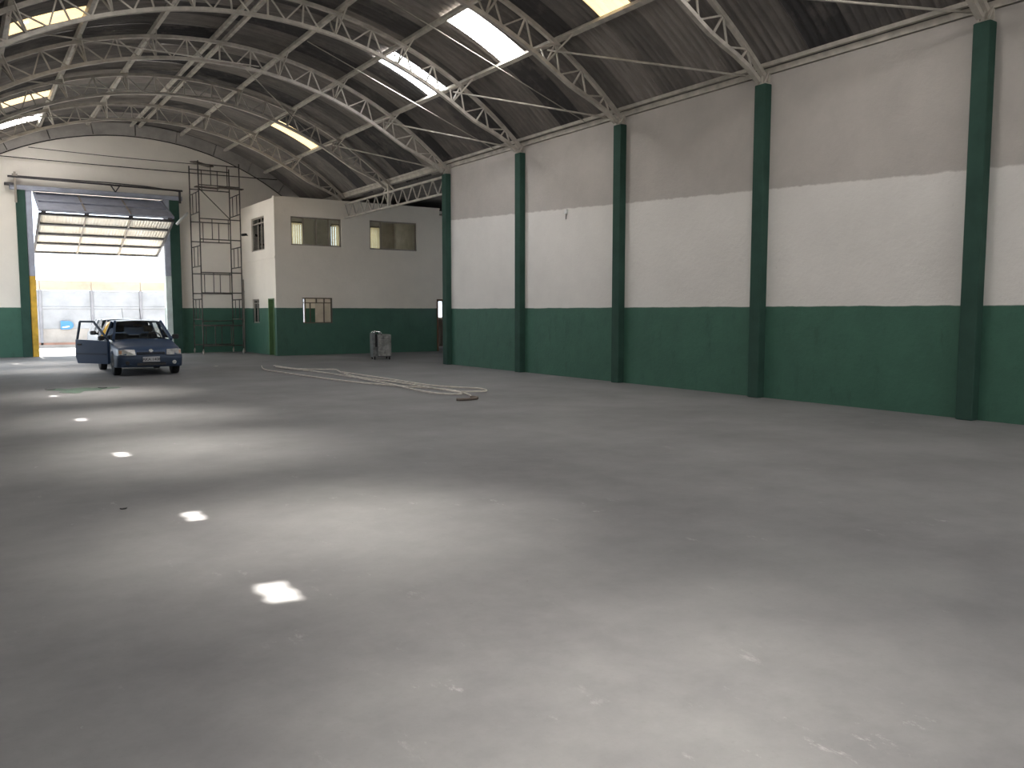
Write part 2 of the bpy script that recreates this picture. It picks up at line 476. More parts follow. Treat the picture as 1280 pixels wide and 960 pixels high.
def sheet_mesh(name, half, r, mat, hole=None):
    m = MB(); ny = 31; na = 6 if hole is None else 40; rows = []
    A = [-half + 2 * half * i / (na - 1) for i in range(na)]
    Y = [-SW / 2 - .01 + (SW + .02) * j / (ny - 1) for j in range(ny)]
    for a in A:
        rows.append([(r_ * sin(rad(a)), y, r_ * cos(rad(a))) for y in Y for r_ in (r + AMP * cos(2 * pi * y / PITCH_W),)])
    m.grid(rows)
    if hole:
        keep = []
        for i in range(na - 1):
            for j in range(ny - 1):
                ac, yc = (A[i] + A[i + 1]) / 2, (Y[j] + Y[j + 1]) / 2
                if not any(a0 < ac < a1 and y0 < yc < y1 for a0, a1, y0, y1 in hole): keep.append(m.f[i * (ny - 1) + j])
        m.f = keep
    return m.mesh(name, mat, True)


roof = tag(empty('ceiling', (XC, 0, ZC)), 'arched roof of weathered grey corrugated fibre-cement sheets', kind='structure')
Y0 = 3.72
NV = int((YB + .5 - Y0) / SW) + 1
meshes = {}
for b, (a0, a1) in enumerate(BANDS):
    h_ = (a1 - a0) / 2; r = RS + .012 * (3 - b)
    meshes[b] = sheet_mesh('roof_sheet', h_, r, M['roof'])
def cell(y): return round((y - Y0) / SW)
# daylight sheets: (slope side, y, material, hole)
SKY = {}
for y, mt in ((12.3, 'sky_warm'), (16.1, 'sky_white'), (19.65, 'sky_cool'), (28.4, 'sky_warm'), (8.4, 'sky_white')): SKY[(1, cell(y))] = (mt, None)
LEFT = [(4.6, 0), (8.4, 0), (12.2, 0), (16.3, 0), (20.5, 0), (28.4, 0), (32.2, 0)]
SLITS = [4.62, 6.74, 10.17, 13.83, 18.0, 29.9]
for y, _ in LEFT: SKY[(-1, cell(y))] = (('sky_warm' if abs(y - 20.5) < 1 or abs(y - 28.4) < 1 else 'sky_sunny'), None)
dz_hole = None
def sun_back(x, y):
    """where the ray that lands on the floor at (x, y) crosses the roof"""
    best = None
    for k in range(700, 860):
        z = k / 100; t = z / -SUN_DIR.z; px = x - SUN_DIR.x * t; py = y - SUN_DIR.y * t
        if roofz(px) - z < 0: return px, py, z
    return None
HOLES = {}
for i, ys in enumerate(SLITS):
    hx, hy, hz = sun_back(1.47, ys)
    th = math.degrees(math.asin((hx - XC) / RS)); c = cell(hy)
    wid = .36 if i == 0 else .31
    HOLES.setdefault((-1, c), []).append((th, hy - (Y0 + c * SW), wid, .82 if i else 1.0))
n_sheet = 0
for side in (1, -1):
    for b, (a0, a1) in enumerate(BANDS):
        for k in range(NV):
            y = Y0 + k * SW
            me = meshes[b]; name = 'roof_sheet'
            mid = side * (a0 + a1) / 2
            holes = HOLES.get((side, k)) if side < 0 else None
            hl = [(th - mid - wa / 2, th - mid + wa / 2, yo - w / 2, yo + w / 2) for th, yo, w, wa in (holes or [])]
            hl = [q for q in hl if -(a1 - a0) / 2 < (q[0] + q[1]) / 2 < (a1 - a0) / 2]
            if b == 2 and (side, k) in SKY:
                me = sheet_mesh('skylight_sheet', (a1 - a0) / 2, RS + .012, M[SKY[(side, k)][0]], hl or None); name = 'skylight_sheet'
            elif hl:
                me = sheet_mesh('roof_sheet', (a1 - a0) / 2, RS + .012 * (3 - b), M['roof'], hl)
            o = link(name, me, roof)
            o.location = (random.uniform(-.004, .004), y, random.uniform(-.004, .006)); o.rotation_euler = (0, rad(mid), 0)
            n_sheet += 1
for k in range(17):
    m = MB(); m.grid([[((RS + .075) * sin(rad(a)), y, (RS + .075) * cos(rad(a)) - .0) for y in (0, 1.86)] for a in (-1.9, -1, 0, 1, 1.9)])
    if k == 0: cap_me = m.mesh('ridge_cap', M['roof'], True)
    o = link('ridge_cap', cap_me, roof); o.location = (0, Y0 - .4 + k * 1.84, 0)
# the run of roof behind the camera, as one piece, with unseen glowing sheets added to light the foreground
m = MB()
K = int((Y0 - SW / 2 - YF + .4) / SW) + 1
gy = [Y0 - SW / 2 - j * PITCH_W / 4 for j in range(int((Y0 - SW / 2 - YF + .3) / (PITCH_W / 4)))]
m.grid([[((RS + AMP * cos(2 * pi * (y - Y0) / PITCH_W)) * sin(rad(a)), y, (RS + AMP * cos(2 * pi * (y - Y0) / PITCH_W)) * cos(rad(a))) for y in gy] for a in range(-43, 44, 2)])
tag(m.build('rear_roof_sheeting', M['roof'], roof, True), kind='stuff')
for side in (1, -1):
    for y in (-8.2, -4.2, -.2):
        o = link('skylight_sheet', sheet_mesh('skylight_sheet', 5.25, RS - .06, M['sky_white']), roof); o.location = (0, y, 0); o.rotation_euler = (0, rad(side * 24.5), 0)
# lamps added below the sunny-slope sheets, standing in for forward-scattered sun
for y, _ in LEFT:
    l = bpy.data.lights.new('skylight_scatter', 'AREA'); l.shape = 'RECTANGLE'; l.size = 1.6; l.size_y = .8; l.energy = BEAM_POWER; l.spread = rad(29); l.color = (1, .93, .85)
    p = arc(-24.5, RS - .12, Y0 + cell(y) * SW)
    o = bpy.data.objects.new('skylight_scatter', l); COL.objects.link(o); o.location = p
    dv = Vector((.03, SUN_DIR.y, SUN_DIR.z)).normalized()
    o.rotation_euler = (-dv).to_track_quat('Z', 'Y').to_euler()

# ------------------------------------------------------------------ trusses
def rb(th): 
    t = min(1, max(0, (abs(th) - 32) / 10)); return RB + .32 * t * t * (3 - 2 * t)


def sweep(m, pts, w, h):
    """rectangular bar along an arc in the XZ plane"""
    rows = []
    for i, p in enumerate(pts):
        d = (pts[min(i + 1, len(pts) - 1)] - pts[max(0, i - 1)]).normalized(); n = Vector((-d.z, 0, d.x)); yv = Vector((0, 1, 0))
        rows.append([p + n * h / 2 - yv * w / 2, p + n * h / 2 + yv * w / 2, p - n * h / 2 + yv * w / 2, p - n * h / 2 - yv * w / 2])
    m.grid(rows, True); k = len(m.v); m.f += [(k - 4, k - 3, k - 2, k - 1), (k - 4 * len(rows) + 3, k - 4 * len(rows) + 2, k - 4 * len(rows) + 1, k - 4 * len(rows))]
    return m


PUR = [(0.8, 0), (9.4, 1), (19.2, 2), (29.2, 3)]
NODES = [-29.2, -24.2, -19.2, -14.3, -9.4, -4.7, 0, 4.7, 9.4, 14.3, 19.2, 24.2, 29.2]
NODES = [-38.6, -34] + NODES + [34, 38.6]
def q_(th, r): return arc(th, r, 0) - Vector((XC, 0, 6))
truss0 = empty('roof_truss', (XC, BAYS[0], 6))
sweep(MB(), [q_(-42.2 + 84.4 * i / 40, RT_) for i in range(41)], .085, .08).build('top_chord', M['steel_white'], truss0)
sweep(MB(), [q_(-42.0 + 84.0 * i / 40, rb(-42 + 84 * i / 40)) for i in range(41)], .095, .075).build('bottom_chord', M['steel_white'], truss0)
for i, th in enumerate(NODES):
    m = MB(); m.bar(q_(th, RT_), q_(th, rb(th)), .034, .036, (0, 1, 0)); m.build('web_bar', M['steel_white'], truss0)
    for sgn in (-1, 1):
        j = i + sgn
        nb = NODES[j] if 0 <= j < len(NODES) else th + sgn * 4
        t2 = th + (nb - th) * .52
        m = MB(); m.bar(q_(th, RT_), q_(t2, rb(t2)), .03, .032, (0, 1, 0)); m.build('web_bar', M['steel_white'], truss0)
TR = 'arched white steel lattice roof truss, %s counted from the gate wall'
trs = [truss0] + [copy_tree(truss0) for _ in range(6)]
for k, e in enumerate(trs):
    e.location = (XC, BAYS[k], 6); tag(e, TR % ORD[6 - k], 'roof truss', 'arched roof trusses')

# ------------------------------------------------------------------ purlins
for th, n in PUR:
    for side in (1, -1):
        e = empty('roof_purlin', (XC, 0, 6))
        where = 'on the slope over the green columns' if side > 0 else 'on the slope away from the green columns'
        tag(e, ('one of the twin steel ridge purlins, %s' if n == 0 else ('white roof purlin %s below the ridge ' % ORD[n - 1]) + '%s') % where, 'purlin', 'roof purlins')
        m = MB(); a = arc(side * th, RP, YF) - Vector((XC, 0, 6)); b = arc(side * th, RP, YB - .05) - Vector((XC, 0, 6))
        m.bar(a, b, .10 if n else .085, .095, (sin(rad(side * th)), 0, cos(rad(side * th)))); m.build('beam', M['steel_white'], e)
        if n:
            for y in BAYS:
                for s in (-.55, .55):
                    m = MB(); m.bar(arc(side * th, RP - .05, y + s) - Vector((XC, 0, 6)), arc(side * th, RB + .03, y + (.03 if s > 0 else -.03)) - Vector((XC, 0, 6)), .03, .03)
                    m.build('brace', M['steel_white'], e)

# ------------------------------------------------------------------ bracing rods
def rod(p0, p1, label, r=.016, mat='steel_white', name='bracing_rod', cat='rod', group='roof bracing rods', sag=0):
    p0 = Vector(p0); p1 = Vector(p1); m = MB()
    n = 9 if sag else 2
    pts = [p0.lerp(p1, i / (n - 1)) - Vector((0, 0, sag * 4 * (i / (n - 1)) * (1 - i / (n - 1)))) for i in range(n)]
    c = (p0 + p1) / 2
    m.tube([p - c for p in pts], r, 6)
    o = m.build(name, M[mat], None, True); o.location = c
    return tag(o, label, cat, group)


for k in range(5):
    rod(arc(28.6, RB + .25, BAYS[k + 1]), (12.38, BAYS[k] + .05, 5.86), 'white bracing rod dropping to the %s green column from the annex' % ORD[4 - k], .02)
for k, n in ((2, 'third'), (3, 'fourth'), (4, 'fifth')):
    rod(arc(-29, RB + .02, BAYS[k + 1] - .05) if False else arc(-29, RB + .06, BAYS[k + 1]), arc(6.0, RB + .10, BAYS[k + 2] - .05), 'white diagonal rod under the crown from the %s truss off the gate wall' % ORD[5 - k], .017)
    if k > 2:
        rod(arc(3, RB + .1, BAYS[k + 1]), arc(24, RB + .12, BAYS[k + 2]), 'white diagonal rod above the columns at the %s truss from the gate wall' % ORD[5 - k], .015)
for k in (2, 3):
    rod(arc(10, RS - .12, BAYS[k] + 2.3), arc(41.5, RS - .1, BAYS[k] + 1.2), 'thin sag rod under the sheets, %s bay before the annex opening' % ORD[3 - k], .013)
rod((.6, 34.17, 6.98), (11.2, 34.17, 6.99), 'dark tie wire stretched across the gable wall above the gate', .016, 'joint_dark', 'tie_wire', 'wire', 'gable tie wires', .03)
rod(arc(-22, 9.4, 34.1), arc(22, 9.35, 33.9), 'thin dark wire sagging high on the gable wall under the arch', .012, 'joint_dark', 'tie_wire', 'wire', 'gable tie wires', .05)

# ------------------------------------------------------------------ lattice girder across the annex opening
ge = tag(empty('lattice_girder', (12.45, 26.2, 5.1)), 'white steel lattice girder spanning from last green column to office block', 'girder')
def gp(y, z): return (0, y - 26.2, z - 5.1)
Yg0, Yg1 = 22.42, 30.1
for z in (5.16, 5.66):
    m = MB(); m.bar(gp(Yg0, z), gp(Yg1, z), .08, .06); m.build('chord', M['steel_white'], ge)
NG = 22
for i in range(NG):
    y0 = Yg0 + (Yg1 - Yg0) * i / NG; y1 = Yg0 + (Yg1 - Yg0) * (i + 1) / NG
    m = MB(); m.bar(gp(y0, 5.16 if i % 2 else 5.66), gp(y1, 5.66 if i % 2 else 5.16), .03, .03, (1, 0, 0)); m.build('web_bar', M['steel_white'], ge)
m = MB(); m.bar(gp(26.25, 5.12), gp(26.25, 5.98), .1, .1); m.build('post', M['steel_white'], ge)
for s in (-.45, .45):
    m = MB(); m.bar(gp(26.25 + s, 5.66), gp(26.25, 5.95), .045, .045, (1, 0, 0)); m.build('strut', M['steel_white'], ge)

# ------------------------------------------------------------------ windows
def window(n, fn, u0, u1, v0, v1, verts, hors, label, mat='frame_grey', glass=True, w=.05, depth=.06, t=.05):
    e = tag(empty('window_%d' % n, fn((u0 + u1) / 2, v0, 0)), label, kind='structure'); o = e.location
    def B(a, b, c, d, t0, t1, mm=None):
        m = mm or MB(); P = [Vector(fn(u, v, tt)) - o for tt in (t0, t1) for u, v in ((a, c), (b, c), (b, d), (a, d))]
        m.add(P, [(0, 3, 2, 1), (4, 5, 6, 7), (0, 1, 5, 4), (1, 2, 6, 5), (2, 3, 7, 6), (3, 0, 4, 7)]); return m
    m = MB(); B(u0, u1, v0, v0 + w, t, t + depth, m); B(u0, u1, v1 - w, v1, t, t + depth, m); B(u0, u0 + w, v0, v1, t, t + depth, m); B(u1 - w, u1, v0, v1, t, t + depth, m)
    m.build('frame', M[mat], e)
    for f, lo, hi in verts:
        u = u0 + (u1 - u0) * f; B(u - w * .4, u + w * .4, v0 + (v1 - v0) * lo, v0 + (v1 - v0) * hi, t + .005, t + depth - .005).build('mullion', M[mat], e)
    for f in hors:
        v = v0 + (v1 - v0) * f; B(u0 + w, u1 - w, v - w * .4, v + w * .4, t + .004, t + depth - .004).build('transom', M[mat], e)
    if glass:
        cuts = [0] + [f for f, lo, hi in verts] + [1]
        for a, b in zip(cuts, cuts[1:]):
            B(u0 + (u1 - u0) * a + .02, u0 + (u1 - u0) * b - .02, v0 + .02, v1 - .02, t + depth / 2 - .003, t + depth / 2 + .003).build('pane', M['glass'], e)
    return e


# office block: front faces the hall, side faces the gate
OX, OY = 9.72, 30.1
ff = lambda u, v, t: (u, OY + t, v)
fs = lambda u, v, t: (OX + t, u, v)
W1, W2, W3 = (10.33, 12.28, 4.05, 5.09), (13.44, 15.46, 4.02, 5.13), (10.71, 11.88, 1.18, 2.13)
DR = (16.35, 17.1, 0, 2.09)
wall('wall_office_front', ff, OX, 16.5, 0, 5.72, .18, [W1, W2, W3, (16.35, 16.5, 0, 2.09)], M['office'])
wall('wall_office_recess', lambda u, v, t: (u, OY + .02 + t, v), 16.5, 19.8, 0, 5.5, .18, [(16.5, 17.1, 0, 2.09)], M['office'])
S1, S2, D2 = (31.31, 32.92, 3.93, 5.19), (32.14, 32.99, 1.17, 2.1), (30.32, 30.95, 0, 2.1)
wall('wall_office_side', fs, OY + .18, YB, 0, 5.72, .18, [S1, S2, D2], M['office'])
m = MB(); m.box(OX - .02, 16.52, OY - .025, OY, 3.56, 3.63); m.box(OX - .025, OX, OY - .02, YB, 3.56, 3.6)
m.box(OX, 16.5, OY - .03, OY + .2, 5.72, 5.78)
tag(m.build('trim_4', M['office']), 'shallow plaster ledge around the office block', kind='structure')
m = MB(); m.box(OX + .18, 19.8, OY + .2, YB, 3.4, 3.58); tag(m.build('floor_upper', M['interior']), 'upper floor slab inside office block', kind='structure')
m = MB(); m.box(OX + .18, 19.8, OY + .2, YB, 5.6, 5.7); tag(m.build('ceiling_office', M['interior']), 'flat ceiling of office block', kind='structure')
m = MB(); m.box(14.45, 14.55, 33.2, YB, 3.58, 5.6); m.box(14.0, 14.1, OY + .2, YB, 0, 3.4); m.box(16.2, 16.3, OY + .2, YB, 0, 3.4)
m.box(16.45, 16.5, OY + .2, YB, 3.58, 5.6)
tag(m.build('wall_office_partition', M['interior']), kind='structure')
window(1, ff, *W1, [(.25, 0, 1), (.5, 0, 1), (.75, 0, 1)], [], 'four pane steel window of the upper office, near its outer corner', 'frame_grey')
window(2, ff, *W2, [(.24, 0, 1)], [], 'wide dark glazed window of the upper office, near the lattice girder', 'frame_grey')
window(3, ff, *W3, [(.27, 0, .8), (.73, 0, .8), (.48, .8, 1), (.74, .8, 1)], [.8], 'low office window with unglazed steel frame beside the cart', 'frame_dark', False, .04)
window(4, fs, *S1, [(.33, 0, 1), (.6, 0, 1)], [.82], 'upper office window on the wall beside the scaffold', 'frame_grey')
window(5, fs, *S2, [(.5, 0, 1)], [.82], 'small low window in the green dado beside the scaffold', 'frame_grey')
for k, (u0, u1, v0, v1) in enumerate(OWIN_B + LOW_B):
    window(6 + k, lambda u, v, t: (u, YB + t, v), u0, u1, v0, v1, [(.5, 0, 1)], [], 'street window inside the office block, number %s from the gate' % ORD[k], 'frame_dark', False)
# green door frame and leaf by the office corner
e = tag(empty('door_2', (OX, 30.63, 0)), 'narrow green office door standing open beside the block corner', kind='structure')
m = MB(); m.box(-.03, .2, .26, .32, 0, 2.1); m.box(-.03, .2, -.32, -.27, 0, 2.1); m.box(-.03, .2, -.32, .32, 2.06, 2.1); m.build('door_frame', M['green_bright'], e)
m = MB(); m.bevbox(.06, .62, -.265, -.225, .02, 2.04, .006); m.build('leaf', M['green_bright'], e)
m = MB(); m.tube([(.5, -.22, 1.0), (.5, -.18, 1.0), (.42, -.18, 1.0)], .012, 8); m.build('handle', M['chrome'], e)
# brown doorway at the annex end
e = tag(empty('door_3', (16.72, OY, 0)), 'brown framed doorway through the office block next to the annex', kind='structure')
m = MB(); m.box(-.37, -.31, -.03, .22, 0, 2.09); m.box(.31, .38, -.03, .22, 0, 2.09); m.box(-.37, .38, -.03, .22, 2.03, 2.12); m.build('door_frame', M['wood'], e)
# blinds on the street windows
def blind(x0, x1, z0, z1, y, label):
    e = tag(empty('vertical_blind', ((x0 + x1) / 2, y, z0)), label, 'blind', 'vertical blinds in the upper office')
    m = MB(); m.box(-(x1 - x0) / 2, (x1 - x0) / 2, -.03, .03, z1 - z0, z1 - z0 + .05); m.build('head_rail', M['frame_grey'], e)
    m = MB(); m.add([(-.05, -.012, 0), (.05, .012, 0), (.05, .012, z1 - z0), (-.05, -.012, z1 - z0)], [(0, 1, 2, 3)]); me = m.mesh('slat', M['blind'])
    n = int((x1 - x0) / .09)
    for i in range(n):
        o = link('slat', me, e); o.location = (-(x1 - x0) / 2 + .045 + i * (x1 - x0) / n, 0, 0)
blind(11.0, 12.25, 3.9, 5.3, 34.2, 'cream vertical blind seen through the four pane upper office window')
blind(13.5, 14.2, 3.9, 5.3, 34.2, 'narrow cream vertical blind at the far side of the four pane window')
blind(14.85, 15.75, 3.9, 5.3, 34.2, 'cream vertical blind seen through the wide dark office window')
# lamps added inside the office, for a window glint and a brighter ground floor
def added_lamp(loc, label, strength):
    e = tag(empty('added_lamp', loc), label, 'lamp')
    m = MB(); m.bevbox(-.5, .5, -.12, .12, -.07, 0, .01); m.build('housing', M['pipe_white'], e)
    lm = NT('lamp_tube'); lm.b.inputs['Emission Color'].default_value = (1, .9, .75, 1); lm.b.inputs['Emission Strength'].default_value = strength
    for q in (-.055, .055):
        m = MB(); m.tube([(-.46, q, -.09), (.46, q, -.09)], .018, 8); m.build('tube', lm.m, e, True)


added_lamp((15.2, 31.2, 5.6), 'added ceiling lamp standing in for a window glint in upper office', 2.5)
added_lamp((11.6, 32.0, 3.4), 'added ceiling lamp brightening the ground floor office', 70)
# conduit, security camera, wall tag
m = MB(); m.tube([(0, 0, 0), (0, 0, 2.9)], .025, 8)
for z in (.4, 1.4, 2.4): m.box(-.01, .035, -.045, .045, z, z + .03)
o = m.build('conduit', M['frame_grey'], None, True); o.location = (OX - .03, 34.1, 0); tag(o, 'thin grey conduit rising on office wall behind the scaffold', 'pipe')
e = tag(empty('security_camera', (OX, 33.4, 4.55)), 'small black camera fixed on the office side wall', 'camera')
m = MB(); m.bar((0, 0, .05), (-.12, 0, .07), .03); m.build('bracket', M['black'], e)
m = MB(); m.lathe((-.05, 0, .09), (-1, -.3, -.15), [(0, .045), (.02, .05), (.2, .05), (.22, .035)], 12); m.build('housing', M['black'], e)
e = tag(empty('junction_box', (XR, 16.43, 3.9)), 'tiny white box fixed on the white wall between columns', 'box')
m = MB(); m.bevbox(-.04, 0, -.05, .05, .08, .2, .008); m.build('case', M['pipe_white'], e)
m = MB(); m.tube([(-.015, 0, .08), (-.015, .02, -.04)], .008, 6); m.build('cable_end', M['black'], e)

# ------------------------------------------------------------------ gate
ge = tag(empty('door_1', (4.6, YB, 0)), 'bi-fold overhead gate half raised in the arched gable wall', kind='structure')
GX0, GX1 = 2.46, 6.76
def leaf(name, pt, pb, rows, cols, matp, matr, gap, label):
    """leaf between top line pt=(y,z) and bottom line pb; sheets carried on rails"""
    t = Vector((0, pt[0], pt[1])); b = Vector((0, pb[0], pb[1])); d = (b - t); L = d.length; d.normalize(); nrm = d.cross(Vector((1, 0, 0))).normalized()
    if nrm.y > 0: nrm = -nrm                         # towards the hall
    def P(u, s, k): return Vector((u - 4.6, t.y + d.y * s + nrm.y * k - YB, t.z + d.z * s + nrm.z * k))
    def slab(m, u0, u1, s0, s1, k0, k1):
        q = [P(u, s, k) for k in (k0, k1) for u, s in ((u0, s0), (u1, s0), (u1, s1), (u0, s1))]
        return m.add(q, [(0, 3, 2, 1), (4, 5, 6, 7), (0, 1, 5, 4), (1, 2, 6, 5), (2, 3, 7, 6), (3, 0, 4, 7)])
    fr = slab(MB(), GX0, GX0 + .07, gap, L - .03, -.03, .05); slab(fr, GX1 - .07, GX1, gap, L - .03, -.03, .05)
    slab(fr, GX0, GX1, gap, gap + .06, -.03, .05); slab(fr, GX0, GX1, L - .08, L - .02, -.03, .05)
    lf = fr.build(name, M[matr], ge); lf['label'] = label
    for i in range(1, rows):
        s = gap + (L - gap - .05) * i / rows; slab(MB(), GX0 + .07, GX1 - .07, s - .05, s + .05, .0, .05).build('rail', M[matr], lf)
    for j in range(1, cols):
        u = GX0 + (GX1 - GX0) * j / cols; slab(MB(), u - .025, u + .025, gap, L - .03, .01, .045).build('stile', M['frame_grey'], lf)
    for i in range(rows):
        for j in range(cols):
            s0 = gap + (L - gap - .05) * i / rows; s1 = gap + (L - gap - .05) * (i + 1) / rows
            u0 = GX0 + (GX1 - GX0) * j / cols; u1 = GX0 + (GX1 - GX0) * (j + 1) / cols
            slab(MB(), u0 + .005, u1 - .005, s0 + .004, s1 - .004, -.012, -.004).build('sheet_panel', M[matp], lf)
    return lf
leaf('upper_leaf', (34.42, 5.84), (32.25, 4.98), 2, 3, 'gate_grey', 'gate_grey', .10, 'grey upper leaf')
leaf('lower_leaf', (32.25, 4.93), (35.45, 3.80), 4, 3, 'gate_sheet', 'steel_dark', .06, 'cream sheeted lower leaf')
m = MB()
for u in (2.6, 3.9, 5.3, 6.6): m.tube([(u - 4.6 - .07, 32.25 - YB, 4.955), (u - 4.6 + .07, 32.25 - YB, 4.955)], .03, 8)
m.build('hinge', M['steel_dark'], ge)
# lintel beam
m = MB(); m.bevbox(1.75, 7.45, YB - .22, YB, 5.86, 6.02, .01)
tag(m.build('trim_5', M['gate_grey']), 'grey steel lintel over the gate', kind='structure')
m = MB(); m.box(1.6, 1.95, YB - .3, YB, 6.0, 6.07); tag(m.build('trim_6', M['steel_dark']), kind='structure')
# green pilasters either side
for x0, x1, lab in ((1.92, 2.21, 'green pilaster beside gate, next to the yellow guide post'), (6.98, 7.33, 'green pilaster between gate and scaffold')):
    m = MB(); m.bevbox(-(x1 - x0) / 2, (x1 - x0) / 2, -.2, -.003, 0, 5.855, .01); o = m.build('pilaster', M['green']); o.location = ((x0 + x1) / 2, YB, 0); tag(o, lab, 'pilaster', 'gate pilasters')
for x0, x1, zc, mt, lab in ((2.21, 2.45, 2.87, 'yellow', 'steel gate guide post, grey above and yellow below'), (6.76, 6.98, 2.98, 'white_strip', 'steel gate guide post, grey above and white below')):
    e = tag(empty('guide_post', ((x0 + x1) / 2, YB, 0)), lab, 'post', 'gate guide posts'); w = (x1 - x0) / 2
    m = MB(); m.bevbox(-w + .002, w - .032 * (x0 < 3) - .002, -.16, -.003, zc, 5.86, .01); m.build('upper_section', M['gate_grey'], e)
    m = MB(); m.bevbox(-w + .002, w - .032 * (x0 < 3) - .002, -.165, -.003, 0, zc, .01); m.build('lower_section', M[mt], e)
# lifting shaft above the gate
e = tag(empty('lifting_shaft', (4.6, 34.02, 6.2)), 'dark gate lifting shaft on brackets above the lintel', 'shaft')
m = MB(); m.tube([(-2.9, -.02, .08), (2.85, -.02, .02)], .035, 8); m.build('shaft', M['steel_dark'], e, True)
m = MB(); m.tube([(-2.7, .06, .12), (.2, .06, .13), (1.6, .06, .10), (2.75, .06, .0)], .02, 6); m.build('chain_rod', M['steel_dark'], e, True)
m = MB(); m.bar((-2.68, 0, -.8), (-2.68, 0, .25), .07); m.box(-2.76, -2.6, -.06, .1, .1, .18); m.build('bracket', M['frame_grey'], e)
m = MB(); m.bar((2.75, 0, -.45), (2.75, 0, .05), .07); m.build('bracket', M['steel_dark'], e)
m = MB(); m.bar((.32, 0, .08), (.5, 0, -.2), .04); m.bar((.68, 0, .08), (.5, 0, -.2), .04); m.build('bracket', M['steel_dark'], e)
m = MB(); m.tube([(7.17, 33.85, 4.93), (7.32, 33.85, 5.12), (7.48, 33.9, 5.27), (7.58, 34.0, 5.36), (7.66, 34.28, 5.42)], .05, 10)
c = Vector((7.66, 34.28, 5.42)); m.v = [tuple(Vector(v) - c) for v in m.v]
o = m.build('drain_pipe', M['pipe_white'], None, True); o.location = c; tag(o, 'short bent white pipe sticking out of gable wall beside the scaffold', 'pipe')

# ------------------------------------------------------------------ scaffold tower
SX0, SX1, SY0, SY1 = 7.72, 9.22, 32.62, 34.02
sc = tag(empty('scaffold_tower', ((SX0 + SX1) / 2, (SY0 + SY1) / 2, 0)), 'tall rusty steel scaffold tower on casters beside the gate', 'scaffold')
SO = Vector(((SX0 + SX1) / 2, (SY0 + SY1) / 2, 0)); LV = 1.0; ZB = .2
def frame_mesh(L):
    m = MB()
    for s in (-1, 1): m.tube([(s * L / 2, 0, 0), (s * L / 2, 0, LV)], .024, 8)
    for z in (.12, LV - .12): m.tube([(-L / 2, 0, z), (L / 2, 0, z)], .021, 6)
    for s in (-.2, .2): m.tube([(s * L, 0, .12), (s * L, 0, LV - .12)], .016, 6)
    return m.mesh('frame', M['scaffold'], True)
fa, fb = frame_mesh(SX1 - SX0), frame_mesh(SY1 - SY0)
for lv in range(7):
    z = ZB + lv * LV
    for s in (-1, 1):
        if lv % 2 == 0:
            o = link('frame', fa, sc); o.location = (0, s * (SY1 - SY0) / 2, z)
        else:
            o = link('frame', fb, sc); o.location = (s * (SX1 - SX0) / 2, 0, z); o.rotation_euler = (0, 0, pi / 2)
for sx in (-1, 1):
    for sy in (-1, 1):
        m = MB(); m.tube([(0, 0, .1), (0, 0, ZB + .05)], .02, 8); m.lathe((-.02, .03, .07), (1, 0, 0), [(0, .05), (.005, .07), (.035, .07), (.04, .05)], 14)
        m.box(-.035, .035, -.02, .05, .1, .13)
        o = m.build('caster', M['frame_grey'], sc); o.location = (sx * (SX1 - SX0) / 2, sy * (SY1 - SY0) / 2, 0)
for x, y, z, l, rz in ((-.35, -.35, 6.26, .9, .1), (.45, -.55, 6.26, .95, 0.05), (-.5, -.3, 7.12, 1.15, .75)):
    m = MB(); m.bevbox(-l / 2, l / 2, -.13, .13, 0, .04, .006); o = m.build('plank', M['plank'], sc); o.location = (x, y, z); o.rotation_euler = (0, 0, rz)
m = MB(); m.tube([(-.75, -.7, 6.2), (.75, .7, 5.25)], .02, 6); m.build('diagonal_brace', M['scaffold'], sc, True)
m = MB(); m.tube([(-.75, -.7, 1.25), (.75, .7, 1.25)], .02, 6); m.build('diagonal_brace', M['scaffold'], sc, True)

# ------------------------------------------------------------------ machine cart
ct = tag(empty('welding_cart', (11.95, 26.0, 0), rad(-14)), 'grey metal machine cabinet on small wheels before the dark green office wall', 'cart')
M['cart'] = worn('cart_paint', (.15, .155, .15, 1), .5, .2, 8, .35); M['cart_pale'] = worn('cart_pale', (.25, .25, .235, 1), .5, .2, 8, .35)
m = MB(); m.bevbox(-.14, .31, -.3, .3, .1, .84, .015); m.build('body', M['cart_pale'], ct)
m = MB(); m.bevbox(-.32, -.22, -.25, .25, .08, .9, .015); m.build('side_column', M['cart'], ct)
m = MB(); m.box(-.22, -.14, -.2, .2, .1, .4); m.build('lower_housing', M['cart'], ct)
m = MB(); m.bevbox(-.2, -.14, -.15, .15, .42, .86, .01); m.build('dark_hollow', M['black'], ct)
m = MB(); m.tube([(-.27, -.2, .9), (-.2, -.2, .95), (-.05, -.2, .93), (.0, -.2, .84)], .022, 8); m.tube([(-.27, .2, .9), (-.2, .2, .95), (-.05, .2, .93), (.0, .2, .84)], .022, 8); m.tube([(-.2, -.2, .95), (-.2, .2, .95)], .022, 8)
m.build('handle', M['chrome'], ct, True)
for i in range(5):
    m = MB(); m.bar((-.05, -.305, .5 + i * .05), (.22, -.305, .5 + i * .05), .012, .018); m.build('vent_slat', M['cart'], ct)
for x, y in ((-.25, -.24), (.25, -.24), (-.25, .24), (.25, .24)):
    m = MB(); m.lathe((-.02, 0, .055), (1, 0, 0), [(0, .04), (.006, .055), (.034, .055), (.04, .04)], 12); m.box(-.025, .025, -.02, .02, .055, .11); o = m.build('caster', M['rubber'], ct); o.location = (x, y, 0)
m = MB(); m.box(-.15, .3, -.32, -.28, .1, .13); m.build('step_bar', M['steel_dark'], ct)

